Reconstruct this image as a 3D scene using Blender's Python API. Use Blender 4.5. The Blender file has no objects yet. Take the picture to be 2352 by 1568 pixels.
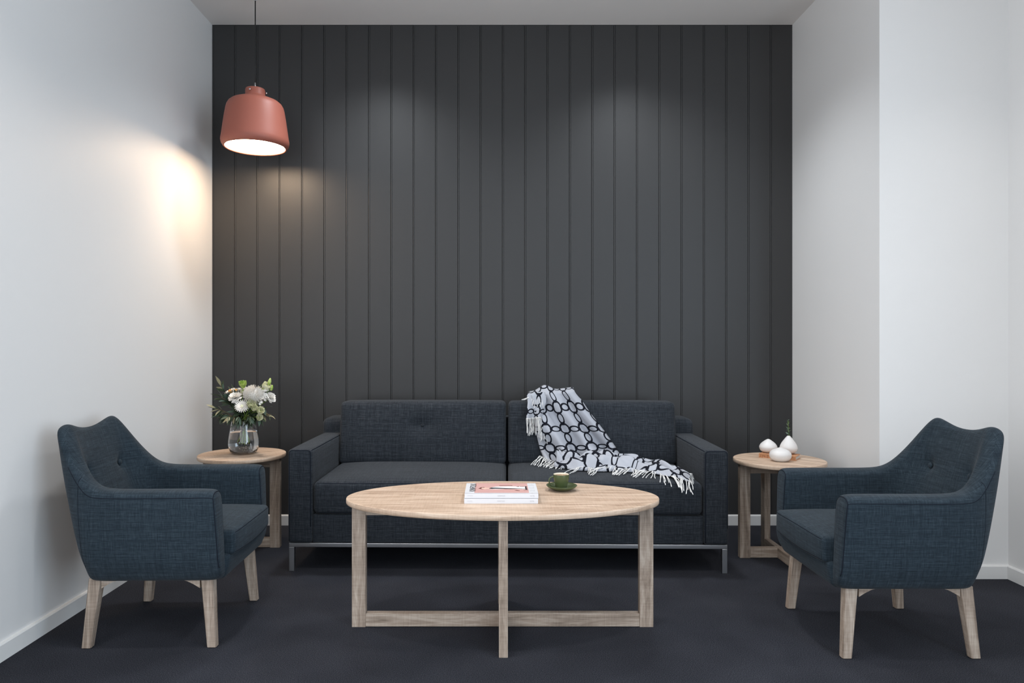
import bpy, bmesh, math, random
from mathutils import Vector, Matrix, noise
from mathutils.bvhtree import BVHTree
random.seed(7)
PI = math.pi
sc = bpy.context.scene
C = sc.collection

# ------------------------------------------------------------------ camera
F = 1600.0; HC = 1.15; VX, VY = 1138.0, 788.0
cd = bpy.data.cameras.new('camera'); cam = bpy.data.objects.new('camera', cd); C.objects.link(cam)
cam.location = (0, 0, HC); cam.rotation_euler = (PI/2, 0, 0)
cd.sensor_width = 36; cd.lens = 36*F/2352
cd.shift_x = (1176-VX)/2352; cd.shift_y = (VY-784)/2352
cd.clip_start = 0.05
sc.camera = cam
def at(px, py, Y): return Vector(((px-VX)/F*Y, Y, HC-(py-VY)/F*Y))

# ------------------------------------------------------------------ world, lights, exposure
w = bpy.data.worlds.new('world'); sc.world = w; w.use_nodes = True
w.node_tree.nodes['Background'].inputs[0].default_value = (0.62, 0.75, 0.95, 1)
w.node_tree.nodes['Background'].inputs[1].default_value = 0.35
def area(name, loc, rot, sx, sy, power, col, spread=PI):
    l = bpy.data.lights.new(name, 'AREA'); l.shape = 'RECTANGLE'; l.size = sx; l.size_y = sy
    l.energy = power; l.color = col; l.spread = spread
    o = bpy.data.objects.new(name, l); C.objects.link(o); o.location = loc; o.rotation_euler = rot
    return o
def spot(name, loc, power, col, ang, blend=1.0, rad=0.05, rot=(0, 0, 0)):
    l = bpy.data.lights.new(name, 'SPOT'); l.energy = power; l.color = col
    l.spot_size = ang; l.spot_blend = blend; l.shadow_soft_size = rad
    o = bpy.data.objects.new(name, l); C.objects.link(o); o.location = loc; o.rotation_euler = rot
    return o
CEIL = 3.166
# daylight through the wide rear window behind the camera
area('window_daylight', (0.2, -2.42, 1.55), (PI/2, 0, 0), 3.9, 2.3, 42, (0.88, 0.94, 1.0))
# daylight through the tall side window in the right wall, beside the camera
area('window_daylight', (2.56, -0.345, 1.45), (PI/2, 0, PI/2), 2.4, 2.5, 112, (0.72, 0.86, 1.0))
# daylight through the window in the left wall, level with the camera
area('window_daylight', (-1.86, 0.65, 1.65), (PI/2, 0, -PI/2), 2.4, 2.5, 66, (0.93, 0.96, 1.0))
# ceiling downlights
DL = (1.0, 0.97, 0.95)
for x, y, p, a in ((-0.73, 3.80, 135, 126), (0.88, 3.80, 135, 126), (-0.80, 2.2, 60, 110), (0.95, 2.2, 60, 110), (2.15, 2.55, 45, 100), (-0.8, -0.2, 45, 110), (0.95, -0.2, 45, 110)):
    spot('downlight', (x, y, CEIL-0.01), p, (0.90, 0.95, 1.0) if y > 3 else DL, math.radians(a), 1.0, 0.13 if y > 3 else 0.045)
vs = sc.view_settings
vs.view_transform = 'Standard'; vs.look = 'None'; vs.gamma = 1; vs.use_curve_mapping = False
vs.exposure = 0.12

# ------------------------------------------------------------------ materials
def mat(name, rough=0.6, spec=0.5, col=(0.8, 0.8, 0.8)):
    m = bpy.data.materials.new(name); m.use_nodes = True
    b = m.node_tree.nodes['Principled BSDF']
    b.inputs['Base Color'].default_value = (*col, 1); b.inputs['Roughness'].default_value = rough
    b.inputs['Specular IOR Level'].default_value = spec
    return m, m.node_tree, b
def N(nt, typ, **kw):
    n = nt.nodes.new(typ)
    for k, v in kw.items(): setattr(n, k, v)
    return n
def mapped(nt, scale, src='UV', rot=(0, 0, 0)):
    tc = N(nt, 'ShaderNodeTexCoord'); mp = N(nt, 'ShaderNodeMapping')
    nt.links.new(tc.outputs[src], mp.inputs[0]); mp.inputs['Scale'].default_value = scale
    mp.inputs['Rotation'].default_value = rot
    return mp.outputs[0]
def tnoise(nt, vec, scale=1, detail=2, rough=0.5, dist=0):
    n = N(nt, 'ShaderNodeTexNoise'); nt.links.new(vec, n.inputs['Vector'])
    n.inputs['Scale'].default_value = scale; n.inputs['Detail'].default_value = detail
    n.inputs['Roughness'].default_value = rough; n.inputs['Distortion'].default_value = dist
    return n.outputs['Fac']
def mth(nt, op, a, b=None, c=None):
    n = N(nt, 'ShaderNodeMath', operation=op)
    for i, v in enumerate((a, b, c)):
        if v is None: continue
        if isinstance(v, (int, float)): n.inputs[i].default_value = v
        else: nt.links.new(v, n.inputs[i])
    return n.outputs[0]
def ramp(nt, fac, stops):
    r = N(nt, 'ShaderNodeValToRGB'); nt.links.new(fac, r.inputs[0])
    e = r.color_ramp.elements
    while len(e) < len(stops): e.new(0.5)
    for i, (p, c) in enumerate(stops): e[i].position = p; e[i].color = (*c, 1)
    return r.outputs[0]
def bump(nt, b, h, strength, dist):
    n = N(nt, 'ShaderNodeBump'); nt.links.new(h, n.inputs['Height'])
    n.inputs['Strength'].default_value = strength; n.inputs['Distance'].default_value = dist
    nt.links.new(n.outputs[0], b.inputs['Normal'])

def fabric(name, dark, mid, light):
    m, nt, b = mat(name, 0.92, 0.25)
    n1 = tnoise(nt, mapped(nt, (800, 26, 1)), 1, 2, 0.7); n2 = tnoise(nt, mapped(nt, (20, 800, 1)), 1, 2, 0.7)
    n3 = tnoise(nt, mapped(nt, (150, 4, 1)), 1, 2); n4 = tnoise(nt, mapped(nt, (3, 150, 1)), 1, 2)
    s = mth(nt, 'ADD', mth(nt, 'MULTIPLY', n1, 0.32), mth(nt, 'MULTIPLY', n2, 0.40))
    s = mth(nt, 'ADD', s, mth(nt, 'ADD', mth(nt, 'MULTIPLY', n3, 0.12), mth(nt, 'MULTIPLY', n4, 0.16)))
    nt.links.new(ramp(nt, s, [(0.37, dark), (0.49, mid), (0.63, light)]), b.inputs['Base Color'])
    bump(nt, b, mth(nt, 'ADD', n1, n2), 0.35, 0.0012)
    b.inputs['Sheen Weight'].default_value = 0.06; b.inputs['Sheen Roughness'].default_value = 0.5
    return m
M = {}
M['chair_fabric'] = fabric('blue_linen', (0.004, 0.0085, 0.013), (0.0135, 0.0235, 0.033), (0.043, 0.063, 0.079))
M['sofa_fabric'] = fabric('navy_linen', (0.004, 0.0055, 0.008), (0.0155, 0.0195, 0.0255), (0.054, 0.062, 0.072))
M['piping'], _, _ = mat('dark_piping', 0.9, 0.2, (0.008, 0.011, 0.018))

def wood(name, a, b_, c, seed=0):
    m, nt, b = mat(name, 0.48, 0.4)
    v = mapped(nt, (2.2, 26, 1)); v2 = mapped(nt, (14, 420, 1)); v3 = mapped(nt, (160, 9, 1))
    n1 = tnoise(nt, v, 1, 4, 0.6, 1.6); n2 = tnoise(nt, v2, 1, 2, 0.6); n3 = tnoise(nt, v3, 1, 2, 0.5)
    s = mth(nt, 'ADD', mth(nt, 'MULTIPLY', n1, 0.62), mth(nt, 'MULTIPLY', n2, 0.26))
    s = mth(nt, 'ADD', s, mth(nt, 'MULTIPLY', n3, 0.12))
    nt.links.new(ramp(nt, s, [(0.34, a), (0.5, b_), (0.64, c)]), b.inputs['Base Color'])
    bump(nt, b, n2, 0.25, 0.0006)
    return m
M['oak_top'] = wood('oak_top', (0.30, 0.195, 0.130), (0.55, 0.40, 0.29), (0.71, 0.555, 0.43))
M['oak_leg'] = wood('oak_leg', (0.15, 0.108, 0.078), (0.35, 0.27, 0.21), (0.53, 0.44, 0.36))

m, nt, b = mat('carpet', 0.95, 0.15)
v = mapped(nt, (1, 1, 1), 'Object')
n1 = tnoise(nt, v, 330, 2, 0.7); n2 = tnoise(nt, v, 3, 2, 0.5); n3 = tnoise(nt, v, 900, 1, 0.5)
s = mth(nt, 'ADD', mth(nt, 'MULTIPLY', n1, 0.6), mth(nt, 'MULTIPLY', n3, 0.3)); s = mth(nt, 'ADD', s, mth(nt, 'MULTIPLY', n2, 0.1))
nt.links.new(ramp(nt, s, [(0.36, (0.006, 0.0065, 0.009)), (0.5, (0.028, 0.0295, 0.038)), (0.66, (0.100, 0.103, 0.122))]), b.inputs['Base Color'])
bump(nt, b, mth(nt, 'ADD', n1, n3), 0.8, 0.004); M['carpet'] = m

def paint(name, col, rough, bs=0.08, sc_=180, spec=0.5):
    m, nt, b = mat(name, rough, spec, col)
    v = mapped(nt, (1, 1, 1), 'Object')
    bump(nt, b, tnoise(nt, v, sc_, 3, 0.6), bs, 0.001)
    return m
M['wall'] = paint('white_wall_paint', (0.80, 0.79, 0.775), 0.5)
M['ceiling'] = paint('ceiling_paint', (0.86, 0.82, 0.785), 0.8)
M['dark_paint'] = paint('charcoal_paint', (0.034, 0.0335, 0.0335), 0.42, 0.25, 260, 0.38)
M['skirting'] = paint('skirting_gloss_paint', (0.80, 0.79, 0.77), 0.35, 0.03)
M['steel'], nt, b = mat('brushed_steel', 0.32, 0.5, (0.55, 0.55, 0.56)); b.inputs['Metallic'].default_value = 1
bump(nt, b, tnoise(nt, mapped(nt, (5, 600, 600), 'Object'), 1, 2), 0.1, 0.0005)
M['chrome'], nt, b = mat('chrome', 0.12, 0.5, (0.8, 0.8, 0.8)); b.inputs['Metallic'].default_value = 1
M['coral'], nt, b = mat('coral_powder_coat', 0.5, 0.4, (0.34, 0.105, 0.072))
bump(nt, b, tnoise(nt, mapped(nt, (1, 1, 1), 'Object'), 400, 2), 0.05, 0.0005)
M['lamp_inner'], _, _ = mat('lamp_inner_white', 0.6, 0.3, (0.85, 0.82, 0.78))
m, nt, b = mat('lamp_diffuser', 0.5, 0.2, (1, 1, 1))
b.inputs['Emission Color'].default_value = (1.0, 0.74, 0.50, 1); b.inputs['Emission Strength'].default_value = 32
M['diffuser'] = m
M['black'], _, _ = mat('black_cord', 0.5, 0.4, (0.012, 0.012, 0.012))
M['white_ceramic'], nt, b = mat('matt_white_ceramic', 0.42, 0.5, (0.72, 0.70, 0.68))
b.inputs['Subsurface Weight'].default_value = 0.0
M['green_glaze'], _, _ = mat('olive_green_glaze', 0.3, 0.5, (0.062, 0.082, 0.030))
M['cream_glaze'], _, _ = mat('cream_glaze', 0.25, 0.5, (0.78, 0.70, 0.56))
m, nt, b = mat('coffee_crema', 0.35, 0.5)
nt.links.new(ramp(nt, tnoise(nt, mapped(nt, (1, 1, 1), 'Object'), 70, 3, 0.6, 1.0), [(0.35, (0.10, 0.035, 0.010)), (0.5, (0.28, 0.12, 0.04)), (0.62, (0.62, 0.42, 0.22))]), b.inputs['Base Color'])
M['coffee'] = m
M['paper'], _, _ = mat('white_paper', 0.5, 0.4, (0.66, 0.66, 0.68))
M['pages'], nt, b = mat('paper_pages', 0.8, 0.2)
nt.links.new(ramp(nt, tnoise(nt, mapped(nt, (3, 3, 2500), 'Object'), 1, 1), [(0.4, (0.42, 0.40, 0.37)), (0.6, (0.72, 0.70, 0.66))]), b.inputs['Base Color'])
M['pink'], _, _ = mat('pink_print', 0.45, 0.4, (0.62, 0.36, 0.33))
M['ink'], _, _ = mat('black_ink', 0.5, 0.4, (0.012, 0.010, 0.012))
M['ink_grey'], _, _ = mat('grey_ink', 0.6, 0.3, (0.42, 0.42, 0.44))
M['ink_white'], _, _ = mat('white_print', 0.5, 0.4, (0.78, 0.80, 0.80))
M['ink_brown'], _, _ = mat('brown_print', 0.5, 0.4, (0.13, 0.035, 0.025))
M['ink_skin'], _, _ = mat('skin_print', 0.5, 0.4, (0.75, 0.52, 0.42))
m, nt, b = mat('tan_book_cloth', 0.75, 0.3)
nt.links.new(ramp(nt, tnoise(nt, mapped(nt, (1, 1, 1), 'Object'), 120, 3), [(0.3, (0.42, 0.19, 0.09)), (0.7, (0.62, 0.32, 0.17))]), b.inputs['Base Color'])
M['tan'] = m
M['tan_ink'], _, _ = mat('brown_spine_print', 0.7, 0.3, (0.20, 0.075, 0.03))
m, nt, b = mat('clear_glass', 0.0, 0.5, (1, 1, 1)); b.inputs['Transmission Weight'].default_value = 1; b.inputs['IOR'].default_value = 1.45; M['glass'] = m
m, nt, b = mat('water', 0.0, 0.5, (0.97, 0.99, 1)); b.inputs['Transmission Weight'].default_value = 1; b.inputs['IOR'].default_value = 1.33; M['water'] = m
def leafm(name, a, c, rough=0.55):
    m, nt, b = mat(name, rough, 0.4)
    nt.links.new(ramp(nt, tnoise(nt, mapped(nt, (1, 1, 1), 'Object'), 45, 2), [(0.35, a), (0.65, c)]), b.inputs['Base Color'])
    return m
M['leaf'] = leafm('olive_leaf_dark', (0.028, 0.045, 0.022), (0.085, 0.115, 0.065))
M['leaf_pale'] = leafm('olive_leaf_pale', (0.26, 0.25, 0.13), (0.48, 0.42, 0.27))
M['leaf_sage'] = leafm('sage_leaf', (0.07, 0.12, 0.08), (0.16, 0.22, 0.16))
M['stem'] = leafm('green_stem', (0.14, 0.26, 0.03), (0.32, 0.46, 0.10))
M['twig'] = leafm('brown_twig', (0.10, 0.07, 0.035), (0.26, 0.18, 0.09))
M['petal'] = leafm('white_petal', (0.80, 0.75, 0.68), (0.90, 0.87, 0.82), 0.6)
M['petal_cream'] = leafm('cream_green_petal', (0.78, 0.77, 0.50), (0.90, 0.88, 0.70), 0.6)
M['petal_green'] = leafm('green_bud', (0.28, 0.42, 0.06), (0.58, 0.68, 0.22), 0.55)
M['orange'] = leafm('orange_centre', (0.55, 0.22, 0.03), (0.75, 0.42, 0.12))
M['fringe'], _, _ = mat('ivory_fringe', 0.85, 0.2, (0.78, 0.77, 0.75))

# throw: pale blue-grey wool with a woven chain of octagons and ovals (uv in metres)
m, nt, b = mat('patterned_wool', 0.95, 0.15)
tc = N(nt, 'ShaderNodeTexCoord'); sep = N(nt, 'ShaderNodeSeparateXYZ'); nt.links.new(tc.outputs['UV'], sep.inputs[0])
P = 0.104
def cell(val, off=0.0):     # centred cell coordinate in units of pitch
    t = mth(nt, 'FRACT', mth(nt, 'ADD', mth(nt, 'DIVIDE', val, P), 0.5+off+100))
    return mth(nt, 'SUBTRACT', t, 0.5)
def band(d, r, wd): return mth(nt, 'LESS_THAN', mth(nt, 'ABSOLUTE', mth(nt, 'SUBTRACT', d, r)), wd)
def ell(x, y, a, c):        # normalised radius
    xx = mth(nt, 'DIVIDE', x, a); yy = mth(nt, 'DIVIDE', y, c)
    return mth(nt, 'SQRT', mth(nt, 'ADD', mth(nt, 'MULTIPLY', xx, xx), mth(nt, 'MULTIPLY', yy, yy)))
vv = mth(nt, 'MULTIPLY', sep.outputs[1], 0.86)
u0, v0 = cell(sep.outputs[0]), cell(vv); u5, v5 = cell(sep.outputs[0], 0.5), cell(vv, 0.5)
au, av = mth(nt, 'ABSOLUTE', u0), mth(nt, 'ABSOLUTE', v0)
octd = mth(nt, 'MAXIMUM', mth(nt, 'MAXIMUM', au, av), mth(nt, 'MULTIPLY', mth(nt, 'ADD', au, av), 0.64))
m1 = band(octd, 0.225, 0.040)
m2 = band(ell(u5, v0, 0.235, 0.130), 1.0, 0.24); m3 = band(ell(u0, v5, 0.155, 0.230), 1.0, 0.22)
msk = mth(nt, 'MAXIMUM', m1, mth(nt, 'MAXIMUM', m2, m3))
fl = tnoise(nt, mapped(nt, (900, 900, 1)), 1, 2, 0.7)
pale = ramp(nt, fl, [(0.35, (0.27, 0.29, 0.33)), (0.6, (0.48, 0.49, 0.53))])
mix = N(nt, 'ShaderNodeMix', data_type='RGBA'); nt.links.new(msk, mix.inputs[0]); nt.links.new(pale, mix.inputs[6])
mix.inputs[7].default_value = (0.008, 0.009, 0.014, 1); nt.links.new(mix.outputs[2], b.inputs['Base Color'])
bump(nt, b, fl, 0.3, 0.001)
M['throw'] = m

# ------------------------------------------------------------------ mesh helpers
def box_uv(me, grain=0):
    uv = me.uv_layers.new(name='UVMap') if not me.uv_layers else me.uv_layers[0]
    off = (random.random()*3, random.random()*3)
    for p in me.polygons:
        n = p.normal; ax = max(range(3), key=lambda i: abs(n[i]))
        a, c = [i for i in range(3) if i != ax]
        if c == grain: a, c = c, a
        for li in p.loop_indices:
            co = me.vertices[me.loops[li].vertex_index].co
            uv.data[li].uv = (co[a]+off[0], co[c]+off[1])
def link(name, me, m, parent=None, smooth=False, grain=0, uv=True):
    if m is not None and not me.materials: me.materials.append(m)
    if smooth:
        me.polygons.foreach_set('use_smooth', [True]*len(me.polygons))
    me.update()
    if uv: box_uv(me, grain)
    o = bpy.data.objects.new(name, me); C.objects.link(o)
    if parent is not None: o.parent = parent
    return o
def fin(name, bm, m, parent=None, smooth=False, grain=0, uv=True):
    bmesh.ops.recalc_face_normals(bm, faces=bm.faces)
    me = bpy.data.meshes.new(name); bm.to_mesh(me); bm.free()
    return link(name, me, m, parent, smooth, grain, uv)
def thing(name, label, cat, loc=(0, 0, 0), rz=0, group=None):
    o = bpy.data.objects.new(name, None); C.objects.link(o); o.location = loc; o.rotation_euler = (0, 0, rz)
    o.empty_display_size = 0.1
    o['label'] = label; o['category'] = cat
    if group: o['group'] = group
    return o
def struct(o): o['kind'] = 'structure'; return o
def bm_box(bm, x0, x1, y0, y1, z0, z1):
    r = bmesh.ops.create_cube(bm, size=1)
    for v in r['verts']:
        v.co = Vector(((x0+x1)/2+v.co.x*(x1-x0), (y0+y1)/2+v.co.y*(y1-y0), (z0+z1)/2+v.co.z*(z1-z0)))
    return r['verts']
def box(name, dims, m, parent=None, bev=0.0, seg=2, grain=0):
    bm = bmesh.new(); bm_box(bm, *dims)
    if bev: bmesh.ops.bevel(bm, geom=list(bm.edges), offset=bev, segments=seg, affect='EDGES', profile=0.5)
    o = fin(name, bm, m, parent, bool(bev), grain)
    if bev:
        o.modifiers.new('wn', 'WEIGHTED_NORMAL').keep_sharp = True
    return o
def lathe_bm(prof, seg=48, bm=None, c=(0, 0, 0), close=False):
    bm = bm or bmesh.new(); rings = []
    for r, z in prof:
        if r < 1e-6: rings.append([bm.verts.new((c[0], c[1], c[2]+z))])
        else: rings.append([bm.verts.new((c[0]+r*math.cos(2*PI*i/seg), c[1]+r*math.sin(2*PI*i/seg), c[2]+z)) for i in range(seg)])
    prs = list(zip(rings, rings[1:])) + ([(rings[-1], rings[0])] if close else [])
    for a, d in prs:
        for i in range(seg):
            j = (i+1) % seg
            if len(a) == 1 and len(d) == 1: continue
            if len(a) == 1: bm.faces.new((a[0], d[i], d[j]))
            elif len(d) == 1: bm.faces.new((a[i], a[j], d[0]))
            else: bm.faces.new((a[i], a[j], d[j], d[i]))
    return bm
def smooth_path(pts, n):
    pts = [Vector(p) for p in pts]; out = []
    P_ = [pts[0]*2-pts[1]]+pts+[pts[-1]*2-pts[-2]]
    for i in range(1, len(P_)-2):
        for k in range(n):
            t = k/n; a, b_, c, d = P_[i-1], P_[i], P_[i+1], P_[i+2]
            out.append(0.5*((2*b_)+(c-a)*t+(2*a-5*b_+4*c-d)*t*t+(3*b_-a-3*c+d)*t**3))
    out.append(pts[-1]); return out
def tube_bm(pts, r, seg=8, bm=None, closed=False, taper=None):
    bm = bm or bmesh.new(); pts = [Vector(p) for p in pts]; n = len(pts); rings = []; prev = None
    for i, p in enumerate(pts):
        t = (pts[(i+1) % n]-pts[i-1]) if closed else (pts[min(i+1, n-1)]-pts[max(i-1, 0)])
        t.normalize()
        if prev is None:
            a = t.orthogonal().normalized()
        else:
            a = (prev-t*prev.dot(t)); a = a.normalized() if a.length > 1e-6 else t.orthogonal().normalized()
        prev = a; bb = t.cross(a); rr = r*(taper(i/(n-1)) if taper else 1)
        rings.append([bm.verts.new(p+(a*math.cos(2*PI*k/seg)+bb*math.sin(2*PI*k/seg))*rr) for k in range(seg)])
    for i in range(n if closed else n-1):
        a, d = rings[i], rings[(i+1) % n]
        for k in range(seg): bm.faces.new((a[k], a[(k+1) % seg], d[(k+1) % seg], d[k]))
    if not closed:
        bm.faces.new(rings[0][::-1]); bm.faces.new(rings[-1])
    return bm
def axis_pts(h, r, n, k=4):
    a = [-h+r*(1-math.cos(PI/2*i/k)) for i in range(k)]
    b_ = [-h+r+(2*h-2*r)*i/n for i in range(n+1)]
    return a+b_+[-x for x in reversed(a)]
def soft_box_bm(hx, hy, hz, r, n=(12, 8, 6), crown=(0, 0, 0), fn=None):
    X, Y, Z = axis_pts(hx, r, n[0]), axis_pts(hy, r, n[1]), axis_pts(hz, r, n[2])
    bm = bmesh.new(); V = {}
    def vert(i, j, k):
        if (i, j, k) in V: return V[i, j, k]
        p = Vector((X[i], Y[j], Z[k]))
        q = Vector((max(-hx+r, min(hx-r, p.x)), max(-hy+r, min(hy-r, p.y)), max(-hz+r, min(hz-r, p.z))))
        d = p-q
        if d.length > 1e-7: p = q+d.normalized()*r
        u, v_, w_ = p.x/hx, p.y/hy, p.z/hz
        p = Vector((p.x+crown[0]*u*(1-v_*v_)*(1-w_*w_), p.y+crown[1]*v_*(1-u**4)*(1-w_*w_), p.z+crown[2]*w_*(1-u**4)*(1-v_**4)))
        if fn: p = fn(p)
        V[i, j, k] = bm.verts.new(p); return V[i, j, k]
    a, b_, c = len(X)-1, len(Y)-1, len(Z)-1
    for i in range(a):
        for j in range(b_):
            for k in (0, c): bm.faces.new((vert(i, j, k), vert(i+1, j, k), vert(i+1, j+1, k), vert(i, j+1, k)))
    for i in range(a):
        for k in range(c):
            for j in (0, b_): bm.faces.new((vert(i, j, k), vert(i+1, j, k), vert(i+1, j, k+1), vert(i, j, k+1)))
    for j in range(b_):
        for k in range(c):
            for i in (0, a): bm.faces.new((vert(i, j, k), vert(i, j+1, k), vert(i, j+1, k+1), vert(i, j, k+1)))
    return bm
def shift(bm, d):
    for v in bm.verts: v.co += Vector(d)
    return bm
def subsurf_mesh(bm, lvl):
    bmesh.ops.recalc_face_normals(bm, faces=bm.faces)
    me = bpy.data.meshes.new('tmp'); bm.to_mesh(me); bm.free()
    o = bpy.data.objects.new('tmp', me); C.objects.link(o)
    s = o.modifiers.new('s', 'SUBSURF'); s.levels = lvl; s.render_levels = lvl
    dg = bpy.context.evaluated_depsgraph_get()
    me2 = bpy.data.meshes.new_from_object(o.evaluated_get(dg))
    bpy.data.objects.remove(o); bpy.data.meshes.remove(me)
    return me2
def snap_seam(me, pts, lift=0.0):
    bvh = BVHTree.FromPolygons([v.co for v in me.vertices], [tuple(p.vertices) for p in me.polygons])
    out = []
    for p in pts:
        loc, nr, _, _ = bvh.find_nearest(Vector(p)); out.append(loc+nr*lift)
    return out
def text_mesh(s, size, name='text'):
    cu = bpy.data.curves.new(name, 'FONT'); cu.body = s; cu.size = size; cu.align_x = 'CENTER'; cu.align_y = 'CENTER'
    cu.extrude = 0.00008; cu.resolution_u = 3
    o = bpy.data.objects.new('tmp', cu); C.objects.link(o)
    dg = bpy.context.evaluated_depsgraph_get()
    me = bpy.data.meshes.new_from_object(o.evaluated_get(dg)); bpy.data.objects.remove(o)
    return me
def copy_tree(o, parent=None):
    c = o.copy(); C.objects.link(c)
    if parent is not None: c.parent = parent
    for ch in list(o.children): copy_tree(ch, c)
    return c

# ------------------------------------------------------------------ room shell
WB = 4.412; XL = -1.795; XR = 1.881; YR = 3.412; XR2 = 2.512; YN = -2.5
struct(box('floor', (XL-0.1, XR2+0.1, YN-0.1, WB+0.12, -0.08, 0), M['carpet']))
struct(box('ceiling', (XL-0.1, XR2+0.1, YN-0.1, WB+0.12, CEIL, CEIL+0.08), M['ceiling']))
bm = bmesh.new()   # left wall around its window
for d in ((YN, -.60, 0, CEIL), (1.90, WB+.02, 0, CEIL), (-.60, 1.90, 0, .35), (-.60, 1.90, 2.93, CEIL)): bm_box(bm, XL-.1, XL, *d)
struct(fin('wall_left', bm, M['wall']))
wf = bmesh.new()
for y in (-.60, .62, 1.85): bm_box(wf, XL-.05, XL-.01, y, y+.05, 0.35, 2.93)
for z in (0.35, 2.88): bm_box(wf, XL-.05, XL-.01, -.60, 1.90, z, z+.05)
struct(fin('window_3', wf, M['wall']))
bm = bmesh.new()
bm_box(bm, XR, XR2+0.1, YR, WB+0.02, 0, CEIL)
struct(fin('wall_right_recess', bm, M['wall']))
bm = bmesh.new()   # right wall around the side window
for d in ((YN, -1.57, 0, CEIL), (.88, YR, 0, CEIL), (-1.57, .88, 0, .17), (-1.57, .88, 2.73, CEIL)): bm_box(bm, XR2, XR2+.1, *d)
struct(fin('wall_right', bm, M['wall']))
bm = bmesh.new()   # rear wall around the wide window
for d in ((XL, XR2, YN-0.1, YN, 0, 0.35), (XL, XR2, YN-0.1, YN, 2.75, CEIL), (XL, -1.78, YN-0.1, YN, 0.35, 2.75), (2.2, XR2, YN-0.1, YN, 0.35, 2.75)):
    bm_box(bm, *d)
struct(fin('wall_rear', bm, M['wall']))
wf = bmesh.new()
for x in (-1.78, -0.45, 0.85, 2.15): bm_box(wf, x, x+0.05, YN-0.06, YN-0.01, 0.35, 2.75)
for z in (0.35, 2.70): bm_box(wf, -1.78, 2.2, YN-0.06, YN-0.01, z, z+0.05)
struct(fin('window_1', wf, M['skirting']))
wf = bmesh.new()
for y in (-1.62, -0.37, 0.88): bm_box(wf, XR2-.012, XR2, y, y+.05, 0.12, 2.78)
for z in (0.12, 2.73): bm_box(wf, XR2-.012, XR2, -1.62, 0.93, z, z+.05)
struct(fin('window_2', wf, M['skirting']))
wb = struct(box('wall_back', (XL, XR, WB+0.018, WB+0.12, 0, CEIL), M['dark_paint']))
npl = 26; pitch = (XR-XL)/npl
# plank cross-section: narrow bead at its left edge between two fine grooves
prof = []
wpl = pitch-0.0014
for x, d in ((0, 0.003), (0.0010, 0.0005), (0.0025, 0.0), (0.0062, 0.0), (0.0078, 0.0005), (0.0086, 0.0030), (0.0094, 0.0030), (0.0102, 0.0), (wpl-0.0010, 0.0), (wpl, 0.0012)):
    prof.append((x, d))
pm = bpy.data.meshes.new('plank'); vs_, fs_ = [], []
for z in (0, CEIL):
    for x, d in prof: vs_.append((x, d, z))
    vs_.append((wpl, 0.018, z)); vs_.append((0, 0.018, z))
n = len(prof)+2
for i in range(n): j = (i+1) % n; fs_.append((i, j, n+j, n+i))
fs_.append(tuple(range(n-1, -1, -1))); fs_.append(tuple(range(n, 2*n)))
pm.from_pydata(vs_, [], fs_); pm.materials.append(M['dark_paint']); pm.update()
for i in range(npl):
    o = bpy.data.objects.new('plank', pm); C.objects.link(o); o.parent = wb; o.location = (XL+i*pitch+0.0007, WB, 0)
def skirting(name, x0, y0, x1, y1, nx, ny):   # runs from p0 to p1, thickness towards (nx, ny)
    bm = bmesh.new(); t, h = 0.014, 0.066
    sec = [(0, 0), (t, 0), (t, h-0.006), (t-0.004, h-0.001), (0, h)]
    A = [bm.verts.new((x0+nx*s, y0+ny*s, z)) for s, z in sec]; B = [bm.verts.new((x1+nx*s, y1+ny*s, z)) for s, z in sec]
    for i in range(len(sec)): j = (i+1) % len(sec); bm.faces.new((A[i], A[j], B[j], B[i]))
    bm.faces.new(A); bm.faces.new(B[::-1])
    return struct(fin(name, bm, M['skirting']))
skirting('baseboard_back', XL, WB, XR, WB, 0, -1)
skirting('baseboard_left', XL, YN, XL, WB-0.0145, 1, 0)
skirting('baseboard_right_recess', XR, YR, XR, WB-0.0145, -1, 0)
skirting('baseboard_right_return', XR-0.014, YR, XR2, YR, 0, -1)
skirting('baseboard_right', XR2, YN, XR2, YR-0.0145, -1, 0)

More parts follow.
